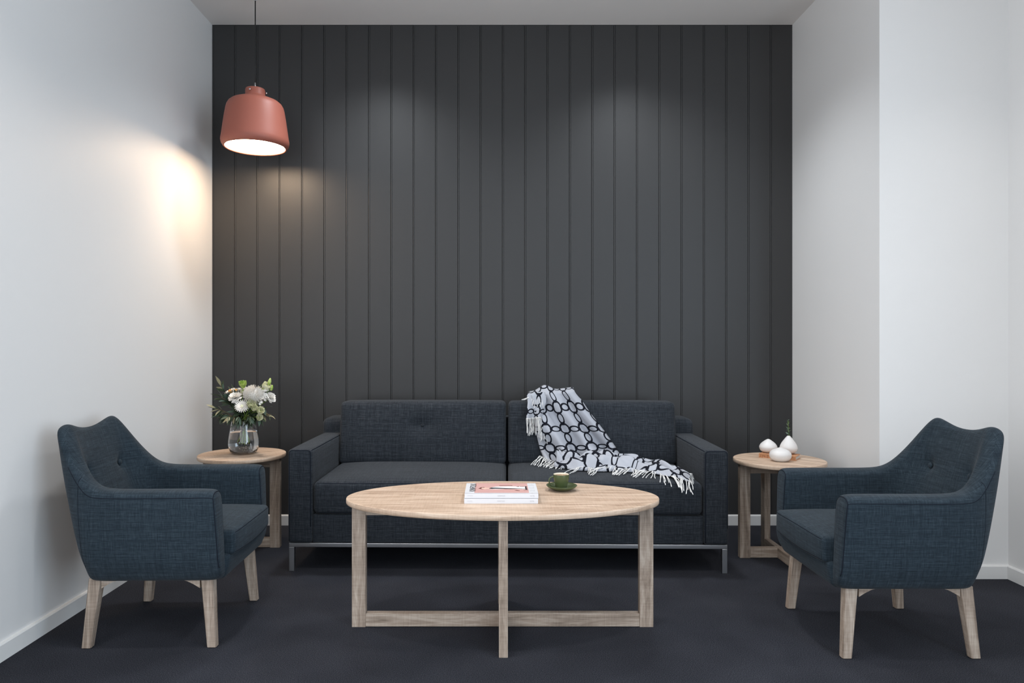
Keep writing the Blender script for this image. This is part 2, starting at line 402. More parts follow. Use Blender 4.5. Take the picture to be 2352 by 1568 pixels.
# ------------------------------------------------------------------ sofa
SX, SY = 0.058, 3.492; SR = -math.radians(1.0)
sofa = thing('sofa', 'long navy linen sofa with block arms and steel frame, against the dark planked wall', 'sofa', (SX, SY, 0), SR)
fb = M['sofa_fabric']
def dent(px_, pz_, s=0.05, a=0.024):
    return lambda p: Vector((p.x, p.y+(a*math.exp(-((p.x-px_)**2/(s*s*2.2)+(p.z-pz_)**2/(s*s*0.5))) if p.y < 0 else 0), p.z))
bm = soft_box_bm(0.982, 0.345, 0.0715, 0.008, (14, 6, 2)); fin('base', shift(bm, (0, 0.352, 0.2145)), fb, sofa, True)
bm = soft_box_bm(1.112, 0.115, 0.277, 0.040, (14, 3, 5)); fin('back_frame', shift(bm, (0, 0.775, 0.425)), fb, sofa, True)
for s in (-1, 1):
    bm = soft_box_bm(0.0615, 0.348, 0.236, 0.018, (3, 6, 6), (0.002, 0, 0.002))
    arm = fin('arm', shift(bm, (s*1.0435, 0.343, 0.379)), fb, sofa, True)
    r = [(-0.054, -0.345, -0.225), (-0.054, -0.345, 0.215), (-0.05, -0.343, 0.226), (-0.04, -0.342, 0.230), (0.04, -0.342, 0.230), (0.05, -0.343, 0.226), (0.054, -0.345, 0.215), (0.054, -0.345, -0.225)]
    r = [Vector(p)+Vector((s*1.0435, 0.343, 0.379)) for p in r]
    r2 = []
    for a_, b_ in zip(r, r[1:]):
        r2 += [a_.lerp(b_, k/6) for k in range(6)]
    fin('piping', tube_bm(snap_seam(arm.data, r2), 0.0026, 6), M['piping'], arm, True)
    r = [Vector((s*1.0435-s*0.055, 0.343+y, 0.379+0.229)) for y in [(-0.335+0.67*k/20) for k in range(21)]]
    fin('piping', tube_bm(snap_seam(arm.data, r), 0.0022, 6), M['piping'], arm, True)
    # seat cushion
    bm = soft_box_bm(0.486, 0.335, 0.082, 0.028, (14, 9, 3), (0.0, 0.006, 0.016))
    cu = fin('seat_cushion', shift(bm, (s*0.491, 0.328, 0.371)), fb, sofa, True)
    for zz in (0.448, 0.296):
        pts = [Vector((s*0.491+x, -0.004, zz)) for x in [(-0.465+0.93*k/24) for k in range(25)]]
        fin('piping', tube_bm(snap_seam(cu.data, pts, -0.0008), 0.0022, 6), M['piping'], cu, True)
    # back cushion leaning back
    def lean(p, s=s):
        if s < 0: p = dent(0.0, 0.045)(p)
        return Vector((p.x, p.y+(p.z+0.18)*0.14, p.z))
    bm = soft_box_bm(0.486, 0.08, 0.178, 0.026, (26, 3, 12), (0.0, 0.014, 0.004), lean)
    bc = fin('back_cushion', shift(bm, (s*0.493, 0.605, 0.628)), fb, sofa, True)
    pts = [Vector((s*0.493+x, 0.57, 0.80)) for x in [(-0.46+0.92*k/24) for k in range(25)]]
    if s < 0:
        bmb = lathe_bm([(0, 0.005), (0.006, 0.0045), (0.010, 0.002), (0.011, -0.003), (0, -0.004)], 16)
        bmesh.ops.rotate(bmb, verts=bmb.verts, matrix=Matrix.Rotation(PI/2, 3, 'X'))
        fin('button', shift(bmb, (s*0.493, 0.562, 0.672)), fb, bc, True)
# steel frame
box('frame_rail', (-1.10, 1.10, 0.004, 0.030, 0.122, 0.143), M['steel'], sofa, 0.002)
box('frame_rail', (-1.10, 1.10, 0.83, 0.856, 0.122, 0.143), M['steel'], sofa, 0.002)
for s in (-1, 1):
    box('side_rail', (s*1.087-0.013, s*1.087+0.013, 0.030, 0.83, 0.122, 0.143), M['steel'], sofa, 0.002)
    for y in (0.004, 0.83):
        box('leg', (s*1.087-0.013, s*1.087+0.013, y, y+0.026, 0, 0.122), M['steel'], sofa, 0.002)

# ------------------------------------------------------------------ armchairs
def armchair():
    root = thing('armchair', 'blue linen tub armchair beside the left wall, facing right, with pale oak legs', 'armchair', (-1.311, 2.877, 0), .018, 'blue tub armchairs')
    f = M['chair_fabric']
    #      Ot(x,y,z)              Ob(x,y)          It(x,y)          Ib(x,y)         bulge
    S = [((.262, .308, .590), (.278, .286), (.262, .226), (.276, .226), 0),
         ((.250, .310, .598), (.268, .286), (.250, .222), (.262, .222), .002),
         ((.180, .312, .599), (.190, .287), (.180, .220), (.190, .220), .003),
         ((.020, .313, .598), (.020, .288), (.020, .220), (.020, .220), .004),
         ((-.12, .312, .598), (-.10, .288), (-.12, .220), (-.10, .220), .004),
         ((-.195, .307, .605), (-.195, .287), (-.175, .220), (-.150, .215), .006),
         ((-.245, .290, .645), (-.225, .275), (-.225, .215), (-.185, .195), .012),
         ((-.300, .265, .715), (-.240, .248), (-.268, .195), (-.200, .165), .016),
         ((-.350, .238, .790), (-.245, .210), (-.308, .175), (-.205, .140), .016),
         ((-.383, .205, .835), (-.247, .160), (-.333, .155), (-.207, .115), .014),
         ((-.389, .150, .826), (-.248, .110), (-.337, .120), (-.207, .085), .012),
         ((-.391, .070, .805), (-.248, .055), (-.338, .060), (-.207, .040), .012),
         ((-.391, .000, .800), (-.248, .000), (-.338, .000), (-.207, .000), .012)]
    def section(st):
        (ox, oy, oz), (bx, by), (ix, iy), (jx, jy), bl = st
        O = Vector((ox, oy, oz)); B = Vector((bx, by, .25)); I = Vector((ix, iy, oz)); J = Vector((jx, jy, .30))
        out = Vector((ox-ix, oy-iy, 0))
        out = out.normalized()
        r = []
        lift = Vector((0, 0, .030 if ox > .26 else (.010 if ox > .25 else 0)))
        r.append(B-out*0.060+lift)
        r.append(B-out*0.020+Vector((0, 0, .006))+lift)
        r.append(B+Vector((0, 0, .062)))
        for t in (.25, .5, .75): r.append(B.lerp(O, t)+out*bl*math.sin(PI*t))
        r.append(B.lerp(O, .93))
        r.append(O-out*0.004-Vector((0, 0, .010)))
        r.append(O-out*0.020+Vector((0, 0, .003)))
        r.append((O+I)/2+Vector((0, 0, .006)))
        r.append(I+out*0.018+Vector((0, 0, .002)))
        r.append(I+out*0.002-Vector((0, 0, .012)))
        r.append(I.lerp(J, .12))
        for t in (.35, .6, .85): r.append(I.lerp(J, t)-out*(0.008 if bl > .01 else 0)*math.sin(PI*t))
        r.append(J)
        r.append(Vector((jx, jy, .252)))
        return r
    half = [section(s) for s in S]
    full = half + [[Vector((p.x, -p.y, p.z)) for p in r] for r in half[-2::-1]]
    bm = bmesh.new(); R = [[bm.verts.new(p) for p in r] for r in full]; n = len(R[0])
    for a, c in zip(R, R[1:]):
        for k in range(n): bm.faces.new((a[k], a[(k+1) % n], c[(k+1) % n], c[k]))
    for r in (R[0], R[-1]):
        cen = sum((v.co for v in r), Vector())/n
        ins = [bm.verts.new(cen+(v.co-cen)*0.80+Vector((0.004, 0, 0))) for v in r]
        for k in range(n): bm.faces.new((r[k], r[(k+1) % n], ins[(k+1) % n], ins[k]))
        bm.faces.new(ins)
    me = subsurf_mesh(bm, 3)
    for v in me.vertices:      # button dimples
        p = v.co
        if p.x > -0.36 and p.x < -.25 and abs(p.y) < .2 and p.z > .5:
            for s in (-1, 1):
                d = (p.y-s*.122)**2+(p.z-.64)**2
                inner = 1 if p.x > -.33 else 0
                v.co.x -= inner*(0.016*math.exp(-d/(2*.017**2))+0.010*math.exp(-d/(2*.05**2)))
    shell = link('upholstered_shell', me, f, root, True)
    # seams
    for s in (-1, 1):
        r = [Vector((p.x, p.y*s, p.z)) for p in half[0]][2:15]
        rr = smooth_path([p for p in r], 5)
        fin('piping', tube_bm(snap_seam(me, rr, -.0004), 0.0021, 6), M['piping'], shell, True)
        rr = smooth_path([Vector((r_[6].x, r_[6].y*s, r_[6].z+.004)) for r_ in half[:8]], 6)
        fin('piping', tube_bm(snap_seam(me, rr, -.0006), 0.0017, 6), M['piping'], shell, True)
        rr = smooth_path([Vector((r_.x, r_.y*s, r_.z)) for r_ in half[6][2:9]], 5)
        fin('piping', tube_bm(snap_seam(me, rr, -.0008), 0.0016, 6), M['piping'], shell, True)
    bvh = BVHTree.FromPolygons([v.co for v in me.vertices], [tuple(p.vertices) for p in me.polygons])
    for s in (-1, 1):
        hit, nr, _, _ = bvh.ray_cast(Vector((0, s*.122, .64)), Vector((-1, 0, 0)))
        bmb = lathe_bm([(0, 0.006), (0.006, 0.0055), (0.011, 0.003), (0.0125, -0.001), (0.010, -0.004), (0, -0.005)], 20)
        bmesh.ops.rotate(bmb, verts=bmb.verts, matrix=Matrix.Rotation(PI/2, 3, 'Y'))
        fin('button', shift(bmb, hit+Vector((.008, 0, 0))), f, root, True)
    def base_fn(p): return Vector((p.x+(.012*(p.z/.05) if p.x > 0 else 0), p.y, p.z))
    bm = soft_box_bm(.24, .232, .050, .022, (8, 10, 2), (0, 0, 0), base_fn)
    fin('seat_base', shift(bm, (.046, 0, .298)), f, root, True)
    # seat cushion, slightly bulging at its front
    def cf(p):
        k = max(0, p.x/.25)
        return Vector((p.x+k*.012*(1-(p.y/.22)**2), p.y, p.z - .006*max(0, -p.x/.25)))
    bm = soft_box_bm(.257, .219, .048, .018, (10, 12, 3), (0, 0, .020), cf)
    cu = fin('seat_cushion', shift(bm, (.050, 0, .386)), f, root, True)
    for zz in (.425, .347):
        pts = [Vector((.31, y, zz)) for y in [-.205+.41*k/20 for k in range(21)]]
        fin('piping', tube_bm(snap_seam(cu.data, pts, -.0008), 0.0019, 6), M['piping'], cu, True)
        for s in (-1, 1): pass
    # legs
    for sx in (-1, 1):
        for sy in (-1, 1):
            bm = bmesh.new(); T = Vector((.212*sx if sx > 0 else -.208, .222*sy, .262)); Bt = Vector((.235*sx, .239*sy, 0))
            def rect(c, a, b_): return [bm.verts.new(c+Vector((i*a, j*b_, 0))) for i, j in ((-1, -1), (1, -1), (1, 1), (-1, 1))]
            lo = rect(Bt, .0175, .0140); hi = rect(T, .0240, .0175)
            for k in range(4): bm.faces.new((lo[k], lo[(k+1) % 4], hi[(k+1) % 4], hi[k]))
            bm.faces.new(lo[::-1]); bm.faces.new(hi)
            bmesh.ops.bevel(bm, geom=list(bm.edges), offset=.003, segments=2, affect='EDGES')
            lg = fin('leg', bm, M['oak_leg'], root, True, 2); lg.modifiers.new('wn', 'WEIGHTED_NORMAL')
    for sy in (-1, 1):     # side rails with arched underside
        bm = bmesh.new(); n = 16; rows = []
        for i in range(n+1):
            x = -.185+.37*i/n; t = abs(2*i/n-1); zb = .254-.032*max(0, (t-.62)/.38)**1.5
            rows.append([bm.verts.new((x, sy*.222+dy, z)) for dy, z in ((-.016, zb), (.016, zb), (.016, .262), (-.016, .262))])
        for a, c in zip(rows, rows[1:]):
            for k in range(4): bm.faces.new((a[k], a[(k+1) % 4], c[(k+1) % 4], c[k]))
        bm.faces.new(rows[0]); bm.faces.new(rows[-1][::-1])
        fin('side_rail', bm, M['oak_leg'], root, False, 0)
    box('cross_rail', (-.232, -.206, -.20, .20, .246, .262), M['oak_leg'], root, .002, 2, 1)
    box('cross_rail', (.198, .224, -.20, .20, .246, .262), M['oak_leg'], root, .002, 2, 1)
    return root
ch = armchair()
ch2 = copy_tree(ch)
ch2.location = (1.516, 2.788, 0); ch2.rotation_euler = (0, 0, PI)
ch2['label'] = 'blue linen tub armchair at the right, facing left, with pale oak legs'

# ------------------------------------------------------------------ tables (crossed plank frames)
TZ = 0.527
def cross_table(name, label, cat, loc, a, b_, rx, ry, grain_rot=0, topmat=None):
    t = thing(name, label, cat, loc)
    bm = bmesh.new(); seg = 128; rings = []
    th = .022
    for f_, z in ((0.9992-.004/a, TZ-th), (1-.0015/a, TZ-th+.0015), (1, TZ-th+.004), (1, TZ-.004), (1-.0012/a, TZ-.0012), (1-.004/a, TZ)):
        rings.append([bm.verts.new((a*f_*math.cos(2*PI*i/seg), (b_-a*(1-f_))*math.sin(2*PI*i/seg), z)) for i in range(seg)])
    for p, q in zip(rings, rings[1:]):
        for i in range(seg): bm.faces.new((p[i], p[(i+1) % seg], q[(i+1) % seg], q[i]))
    bm.faces.new(rings[0][::-1]); bm.faces.new(rings[-1])
    top = fin('tabletop', bm, M['oak_top'], t, False, 0)
    me = top.data
    for p in me.polygons: p.use_smooth = len(p.vertices) < 10 and abs(p.normal.z) < .3
    if grain_rot:
        uv = me.uv_layers[0]; c_, s_ = math.cos(grain_rot), math.sin(grain_rot)
        for p in me.polygons:
            if abs(p.normal.z) > .9:
                for li in p.loop_indices:
                    u, v = uv.data[li].uv; uv.data[li].uv = (u*c_+v*s_, -u*s_+v*c_)
    L, T = .056, .0165; zt = TZ-th
    m_ = M['oak_leg']
    for s in (-1, 1):
        x0, x1 = sorted((s*rx, s*(rx-L))); box('leg', (x0, x1, -T, T, 0, zt), m_, t, .0015, 1, 2)
        y0, y1 = sorted((s*ry, s*(ry-L))); box('leg', (-T, T, y0, y1, 0, zt), m_, t, .0015, 1, 2)
    for z0, z1 in ((0.002, .055), (zt-.052, zt)):
        nm = 'lower_rail' if z0 < .1 else 'upper_rail'
        box(nm, (-rx+L, rx-L, -T+.001, T-.001, z0, z1), m_, t, .0015, 1, 0)
        for s in (-1, 1):
            y0, y1 = sorted((s*T, s*(ry-L))); box(nm, (-T+.001, T-.001, y0, y1, z0, z1), m_, t, .0015, 1, 1)
    return t
CTX, CTY = .029, 2.838
cross_table('coffee_table', 'oval pale oak coffee table on a crossed plank frame, in front of the sofa', 'coffee table', (CTX, CTY, 0), .634, .314, .611, .292)
cross_table('side_table', 'round pale oak side table in the left corner under the pendant lamp', 'side table', (-1.430, 3.935, 0), .237, .237, .216, .216, .5)
cross_table('side_table', 'round pale oak side table at the right end of the sofa, with white vases', 'side table', (1.525, 3.745, 0), .235, .235, .216, .216, -.75)

# ------------------------------------------------------------------ pendant lamp
LX, LY, LZ = -1.393, 4.04, 2.285
lamp = thing('pendant_lamp', 'coral metal bell pendant lamp, switched on, hanging in the left corner', 'lamp', (LX, LY, LZ))
prof = [(.166, .000), (.172, -.004), (.180, .004), (.187, .016), (.190, .030), (.1895, .042), (.186, .060), (.178, .120), (.170, .175), (.163, .215), (.158, .234), (.149, .250), (.135, .262), (.112, .272), (.085, .279), (.068, .285), (.060, .293), (.056, .303), (.0555, .330), (.053, .337), (.047, .339), (.010, .340)]
inner = [(.010, .334), (.050, .330), (.052, .296), (.080, .274), (.130, .256), (.152, .235), (.165, .180), (.182, .060), (.184, .035), (.176, .012)]
fin('shade', lathe_bm(prof+inner, 96, close=True), M['coral'], lamp, True)
fin('diffuser', lathe_bm([(0, .0040), (.08, .0040), (.150, .0045), (.1690, .0065), (.1690, .012), (0, .012)], 64), M['diffuser'], lamp, True)
fin('cord', tube_bm([(0, 0, .355), (0, 0, .5), (0, 0, .7), (0, 0, CEIL-LZ-.02)], .0032, 10), M['black'], lamp, True)
fin('cord_grip', lathe_bm([(0, .335), (.006, .336), (.006, .345), (.0045, .375), (0, .376)], 16), M['steel'], lamp, True)
fin('ceiling_rose', lathe_bm([(0, 0), (.028, 0), (.028, -.008), (.024, -.012), (.010, -.013), (.009, -.030), (0, -.031)], 40, None, (0, 0, CEIL-LZ)), M['white_ceramic'], lamp, True)
for ang in (-1.72, .12, 2.2):
    bm = lathe_bm([(0, .011), (.0052, .010), (.0056, .005), (.0026, .004), (.0026, -.006), (0, -.006)], 12)
    bmesh.ops.rotate(bm, verts=bm.verts, matrix=Matrix.Rotation(PI/2, 3, 'Y'))
    bmesh.ops.rotate(bm, verts=bm.verts, matrix=Matrix.Rotation(ang, 3, 'Z'))
    fin('screw', shift(bm, (.056*math.cos(ang), .056*math.sin(ang), .316)), M['chrome'], lamp, True)

# ------------------------------------------------------------------ magazines
MX, MY = .022, 2.806
for i, (lab, dx, dy) in enumerate((('white-spined magazine underneath, lower of the two stacked on the coffee table', 0, 0), ('pink-covered magazine on top of the stack, with a figure lying on its cover', .0015, .003))):
    mg = thing('magazine', lab, 'magazine', (MX+dx, MY+dy, TZ+.0197*i), 0, 'magazines stacked on the coffee table')
    box('page_block', (-.142, .142, -.095, .096, .0012, .0180), M['pages'], mg)
    bm = bmesh.new()
    bm_box(bm, -.1435, .1435, -.098, .098, 0, .0012); bm_box(bm, -.1435, .1435, -.098, .098, .0180, .0192); bm_box(bm, -.1435, .1435, -.0985, -.0950, 0, .0192)
    fin('cover', bm, M['paper'], mg)
    def flat(name, pts, m_, z=.0194, par=mg):
        me = bpy.data.meshes.new(name); n = len(pts)
        me.from_pydata([(x, y, z) for x, y in pts]+[(x, y, z-.00035) for x, y in pts], [], [tuple(range(n))]+[(k, n+k, n+(k+1) % n, (k+1) % n) for k in range(n)])
        return link(name, me, m_, par)
    def txt(name, s, size, loc, rot, m_, stretch=(1, 1)):
        me = text_mesh(s, size, name)
        for v in me.vertices: v.co.x *= stretch[0]; v.co.y *= stretch[1]
        o = link(name, me, m_, mg); o.location = loc; o.rotation_euler = rot; return o
    R_ = (PI/2, 0, 0)
    txt('spine_lettering', 'KINFOLK', .0058, (0, -.0988, .0096), R_, M['ink_grey'], (1.25, 1))
    for k in range(9):
        me = bpy.data.meshes.new('p')
    bmx = bmesh.new()
    for k in range(8): bm_box(bmx, -.132+k*.0026, -.1305+k*.0026, -.0989, -.0985, .0090, .0105)
    fin('spine_small_print', bmx, M['ink_grey'], mg)['kind'] = 'stuff'
    sw = [(.111+.0022*k, -.0988, .0096+.0022*math.sin(k*2.4)) for k in range(9)]
    fin('spine_script', tube_bm(smooth_path(sw, 4), .00035, 5), M['ink_grey'], mg)
    if i == 1:
        flat('cover_picture', [(-.106, -.088), (.108, -.088), (.108, .097), (-.106, .097)], M['pink'], .01945)
        txt('cover_title', 'KINFOLK', .036, (-.113, .012, .01985), (0, 0, PI/2), M['ink'], (1.02, 1.0))
        z2 = .0198
        H = lambda pts: pts
        flat('cover_figure', [(-.092, -.008), (-.082, .013), (-.070, .018), (-.066, .010), (-.078, .006), (-.082, -.006), (-.078, -.018), (-.070, -.024), (-.076, -.024)], M['ink_brown'], z2)
        flat('cover_figure', [(-.081, -.006), (-.078, .006), (-.066, .009), (-.058, .004), (-.050, .002), (-.044, -.002), (-.044, -.012), (-.058, -.014), (-.068, -.022), (-.078, -.018)], M['ink_skin'], z2)
        flat('cover_figure', [(-.048, -.010), (-.040, .012), (-.020, .028), (.030, .034), (.096, .030), (.096, -.020), (.030, -.014), (-.020, -.022), (-.040, -.022)], M['ink_white'], z2)
        flat('cover_figure', [(-.050, -.008), (-.040, .008), (-.025, .006), (.020, -.004), (.096, -.012), (.096, -.016), (.020, -.018), (-.025, -.014), (-.040, -.018)], M['ink'], z2+.0002)
        flat('cover_figure', [(-.008, .046), (.046, .046), (.046, .053), (-.008, .053)], M['ink_brown'], z2)
        flat('cover_figure', [(.060, .022), (.070, .033), (.074, .022)], M['ink_brown'], z2+.0002)
        flat('cover_figure', [(.076, .024), (.094, .024), (.094, .029), (.076, .029)], M['ink_brown'], z2+.0002)
        flat('cover_figure', [(.096, .004), (.104, .006), (.104, .030), (.096, .034)], M['ink'], z2+.0002)
        flat('cover_figure', [(.096, -.030), (.104, -.030), (.104, -.004), (.096, -.002)], M['ink'], z2+.0002)
        flat('cover_figure', [(.052, -.046), (.062, -.040), (.074, -.050), (.070, -.054), (.058, -.050)], M['ink_brown'], z2)
        flat('cover_figure', [(.088, -.041), (.107, -.041), (.107, -.038), (.088, -.038)], M['ink_brown'], z2)
        bmx = bmesh.new()
        random.seed(3)
        for r0 in (-.062, -.010, .042):
            for c_ in range(4):
                x = .1135+c_*.0055; L = random.uniform(.024, .036)
                bm_box(bmx, x, x+.0012, r0, r0+L, .0192, .0195)
        fin('cover_small_print', bmx, M['ink_grey'], mg)['kind'] = 'stuff'

# ------------------------------------------------------------------ espresso cup and saucer
CX, CY = .281, 2.955
sau = thing('saucer', 'olive green saucer under the coffee cup', 'saucer', (CX, CY, TZ))
fin('dish', lathe_bm([(0, .003), (.026, .0035), (.030, .005), (.045, .011), (.058, .018), (.0645, .0225), (.0655, .0215), (.060, .0150), (.046, .0075), (.034, .0025), (.030, 0), (0, 0)], 64), M['green_glaze'], sau, True)
cup = thing('coffee_cup', 'olive green espresso cup with cream inside, full of coffee', 'cup', (CX-.002, CY, TZ+.0048))
fin('body', lathe_bm([(0, 0), (.020, 0), (.0215, .002), (.0240, .010), (.0290, .028), (.0325, .046), (.0338, .062), (.0336, .0632), (.0330, .0634)], 48), M['green_glaze'], cup, True)
fin('inner_wall', lathe_bm([(.0330, .0634), (.0318, .0630), (.0312, .056), (.0300, .044), (.024, .020), (0, .008)], 48), M['cream_glaze'], cup, True)
fin('coffee', lathe_bm([(0, .0572), (.0312, .0572), (.0312, .0565), (0, .0565)], 48), M['coffee'], cup, True)
hp = smooth_path([(-.0318, 0, .052), (-.040, 0, .0535), (-.050, 0, .047), (-.0535, 0, .036), (-.049, 0, .025), (-.040, 0, .016), (-.0265, 0, .013)], 6)
hb = tube_bm(hp, .0030, 10)
bmesh.ops.rotate(hb, verts=hb.verts, matrix=Matrix.Rotation(.18, 3, 'Z'))
fin('handle', hb, M['green_glaze'], cup, True)

# ------------------------------------------------------------------ right side table: book, three bud vases, sprig
bk = thing('book', 'small tan cloth-bound book lying under the white vases', 'book', (1.547, 3.793, TZ), -math.radians(35.4))
box('page_block', (-.092, .0925, -.051, .053, .002, .0195), M['pages'], bk)
bm = bmesh.new(); bm_box(bm, -.095, .095, -.055, .055, 0, .002); bm_box(bm, -.095, .095, -.055, .055, .0195, .0215); bm_box(bm, -.095, .095, -.0565, -.0525, 0, .0215)
fin('cover', bm, M['tan'], bk)
bm = bmesh.new()
for x in (-.088, -.078, -.052, -.047, .048, .062): bm_box(bm, x, x+.0018, -.0570, -.0560, .002, .0195)
for k in range(5): bm_box(bm, -.074+k*.003, -.0725+k*.003, -.0570, -.0560, .008, .014)
fin('spine_print', bm, M['tan_ink'], bk)['kind'] = 'stuff'
def onion(name, label, loc, R, H, kind):
    if kind == 'tall': pr = [(0, 0), (.30, 0), (.55, .03), (.85, .13), (1, .28), (.97, .42), (.82, .58), (.58, .75), (.33, .90), (.17, .985), (.13, 1.0), (.09, .985), (.10, .93), (.3, .8)]
    elif kind == 'mid': pr = [(0, 0), (.32, 0), (.60, .04), (.88, .17), (1, .36), (.97, .50), (.82, .66), (.56, .81), (.30, .93), (.13, .99), (.09, .995), (.07, .98), (.07, .93), (.2, .88)]
    else: pr = [(0, 0), (.45, 0), (.70, .06), (.92, .22), (1, .43), (.96, .60), (.80, .76), (.54, .87), (.28, .945), (.12, .99), (.08, .995), (.06, .98), (.06, .93), (.2, .88)]
    z = sorted({p[1] for p in pr}); pts = smooth_path([(p[0]*R, 0, p[1]*H) for p in pr], 4)
    o = fin(name, lathe_bm([(max(0, p.x), p.z) for p in pts], 56), M['white_ceramic'], None, True)
    o.location = loc; o['label'] = label; o['category'] = 'vase'; o['group'] = 'white onion-shaped bud vases'
    return o
onion('bud_vase', 'squat white onion-shaped vase standing on the table in front of the book', (1.506, 3.682, TZ), .0555, .073, 'low')
onion('bud_vase', 'white onion-shaped vase with bare pointed tip, on the left end of the book', (1.503, 3.838, TZ+.0216), .0468, .074, 'mid')
onion('bud_vase', 'tallest white teardrop vase on the book, holding a green sprig', (1.597, 3.795, TZ+.0216), .0455, .098, 'tall')
def leaf_mesh(name, L, W, m_, fold=.25, curl=.15, n=6):
    me = bpy.data.meshes.new(name); vs_, fs_ = [], []
    for i in range(n+1):
        t = i/n; w_ = W*math.sin(PI*min(.98, max(.04, t))**.8)*.5; z = -curl*L*t*t
        vs_ += [(L*t, -w_, z+fold*w_), (L*t, 0, z), (L*t, w_, z+fold*w_)]
        if i:
            a = 3*(i-1); fs_ += [(a, a+1, a+4, a+3), (a+1, a+2, a+5, a+4)]
    nv = len(vs_); th = .0004
    vs_ += [(x, y, z-th) for x, y, z in vs_]; fs_ += [tuple(nv+k for k in reversed(f_)) for f_ in list(fs_)]
    me.from_pydata(vs_, [], fs_); me.materials.append(m_)
    me.polygons.foreach_set('use_smooth', [True]*len(me.polygons)); me.update()
    return me
def orient(o, pos, direction, roll=0):
    d = Vector(direction).normalized()
    q = d.to_track_quat('X', 'Z'); o.location = pos
    o.rotation_mode = 'QUATERNION'; o.rotation_quaternion = q @ Matrix.Rotation(roll, 3, 'X').to_quaternion()
LM = {k: leaf_mesh(k, 1, .27, M[k]) for k in ('leaf', 'leaf_pale', 'leaf_sage')}
def leaf(parent, pos, d, L, kind='leaf', roll=0, wide=1):
    o = bpy.data.objects.new('leaf', LM[kind]); C.objects.link(o); o.parent = parent
    orient(o, pos, d, roll); o.scale = (L, L*wide, L); return o
sp = thing('green_sprig', 'tiny green leafy sprig standing in the tallest white vase', 'sprig', (1.597, 3.795, TZ+.0216+.075))
fin('stem', tube_bm(smooth_path([(0, 0, 0), (.002, 0, .03), (-.001, 0, .065), (-.003, 0, .105)], 5), .0011, 6), M['stem'], sp, True)
random.seed(11)
for k in range(22):
    t = k/21; z = .028+t*.078; a = k*2.4
    leaf(sp, (-.003*t, 0, z), (math.cos(a), math.sin(a), .5+.4*t), .016-.006*t+random.uniform(0, .004), 'leaf_sage' if k % 2 else 'leaf', a, 2.0)

# ------------------------------------------------------------------ glass vase with water, bouquet
GX, GY = -1.420, 3.93
gv = thing('glass_vase', 'clear tapered glass vase half full of water, holding the white bouquet', 'vase', (GX, GY, TZ))
outer = [(0, 0), (.050, 0), (.060, .003), (.070, .012), (.078, .028), (.0825, .048), (.083, .065), (.080, .095), (.0745, .130), (.069, .160), (.0635, .195)]
innr = [(.0615, .195), (.067, .160), (.0725, .130), (.078, .095), (.081, .065), (.0805, .048), (.076, .030), (.066, .016), (.052, .011), (0, .010)]
fin('glass', lathe_bm([(p.x, p.z) for p in smooth_path([(r, 0, z) for r, z in outer], 3)]+[(p.x, p.z) for p in smooth_path([(r, 0, z) for r, z in innr], 3)], 72), M['glass'], gv, True)
def rin(z):
    q = sorted(innr, key=lambda p: p[1])
    for (r0, z0), (r1, z1) in zip(q, q[1:]):
        if z0 <= z <= z1: return r0+(r1-r0)*(z-z0)/(z1-z0+1e-9)
wp = [(0, .0120)]+[(rin(z)-.0006, z+.0005) for z in (.0122, .018, .026, .034, .045, .055, .065, .075, .09, .105, .118, .130)]+[(0, .1305)]
fin('water', lathe_bm(wp, 72), M['water'], gv, True)
random.seed(5)
bm = bmesh.new()
for k in range(34):
    a = random.random()*2*PI; r = random.uniform(.0, .066); z = random.uniform(.022, .045); r = min(r, rin(z)-.004)
    bmesh.ops.create_icosphere(bm, subdivisions=2, radius=random.uniform(.0008, .0016), matrix=Matrix.Translation((r*math.cos(a), r*math.sin(a), z)))
o = fin('bubbles', bm, M['glass'], gv, True); o['kind'] = 'stuff'

VN = Vector((GX, GY, TZ+.175))
def stem_path(tip, k):
    a = k*2.399; base = Vector((GX+.026*math.cos(a), GY+.020*math.sin(a), TZ+.062+.008*math.sin(k*1.7)))
    mid = VN+Vector((-.022*math.cos(a), -.018*math.sin(a), 0))+(Vector(tip)-VN)*.12
    tip = Vector(tip); up = mid.lerp(tip, .55)+Vector((0, 0, .012))
    return smooth_path([base, base.lerp(mid, .5), mid, up, tip], 6)
def flower(name, label, cat, px, py, Y, R, builder, k, m_stem='stem'):
    tip = at(px, py, Y)
    base = Vector((GX, GY, TZ+.04))
    t = thing(name, label, cat, base)
    d = (tip-Vector((GX, GY+.02, TZ+.20))); d.y = min(d.y, -.05); d = d.normalized()
    sp_ = [p-base for p in stem_path(tip-d*R*.4, k)]
    fin('stem', tube_bm(sp_, .0019, 7), M[m_stem], t, True)
    builder(t, tip-base, d, R)
    return t
def place_bm(bm, pos, d):
    q = Vector(d).to_track_quat('Z', 'Y').to_matrix()
    for v in bm.verts: v.co = q @ v.co + Vector(pos)
    return bm
def petal_bm(bm, base_r, L, W, elev, az, cup=.3, n=4, tip=.2):
    rows = []
    ce, se = math.cos(elev), math.sin(elev)
    for i in range(n+1):
        t = i/n; w_ = W*.5*(math.sin(PI*(.12+.80*t))**.6 if t < 1 else tip)
        c = cup*L*t*t
        p = Vector((base_r+L*t*ce-c*se, 0, L*t*se+c*ce))
        row = []
        for s in (-1, 0, 1):
            v = p+Vector((0, s*w_, abs(s)*w_*.25)); row.append(bm.verts.new(Matrix.Rotation(az, 3, 'Z') @ v))
        rows.append(row)
    for a, c in zip(rows, rows[1:]):
        for j in range(2): bm.faces.new((a[j], a[j+1], c[j+1], c[j]))
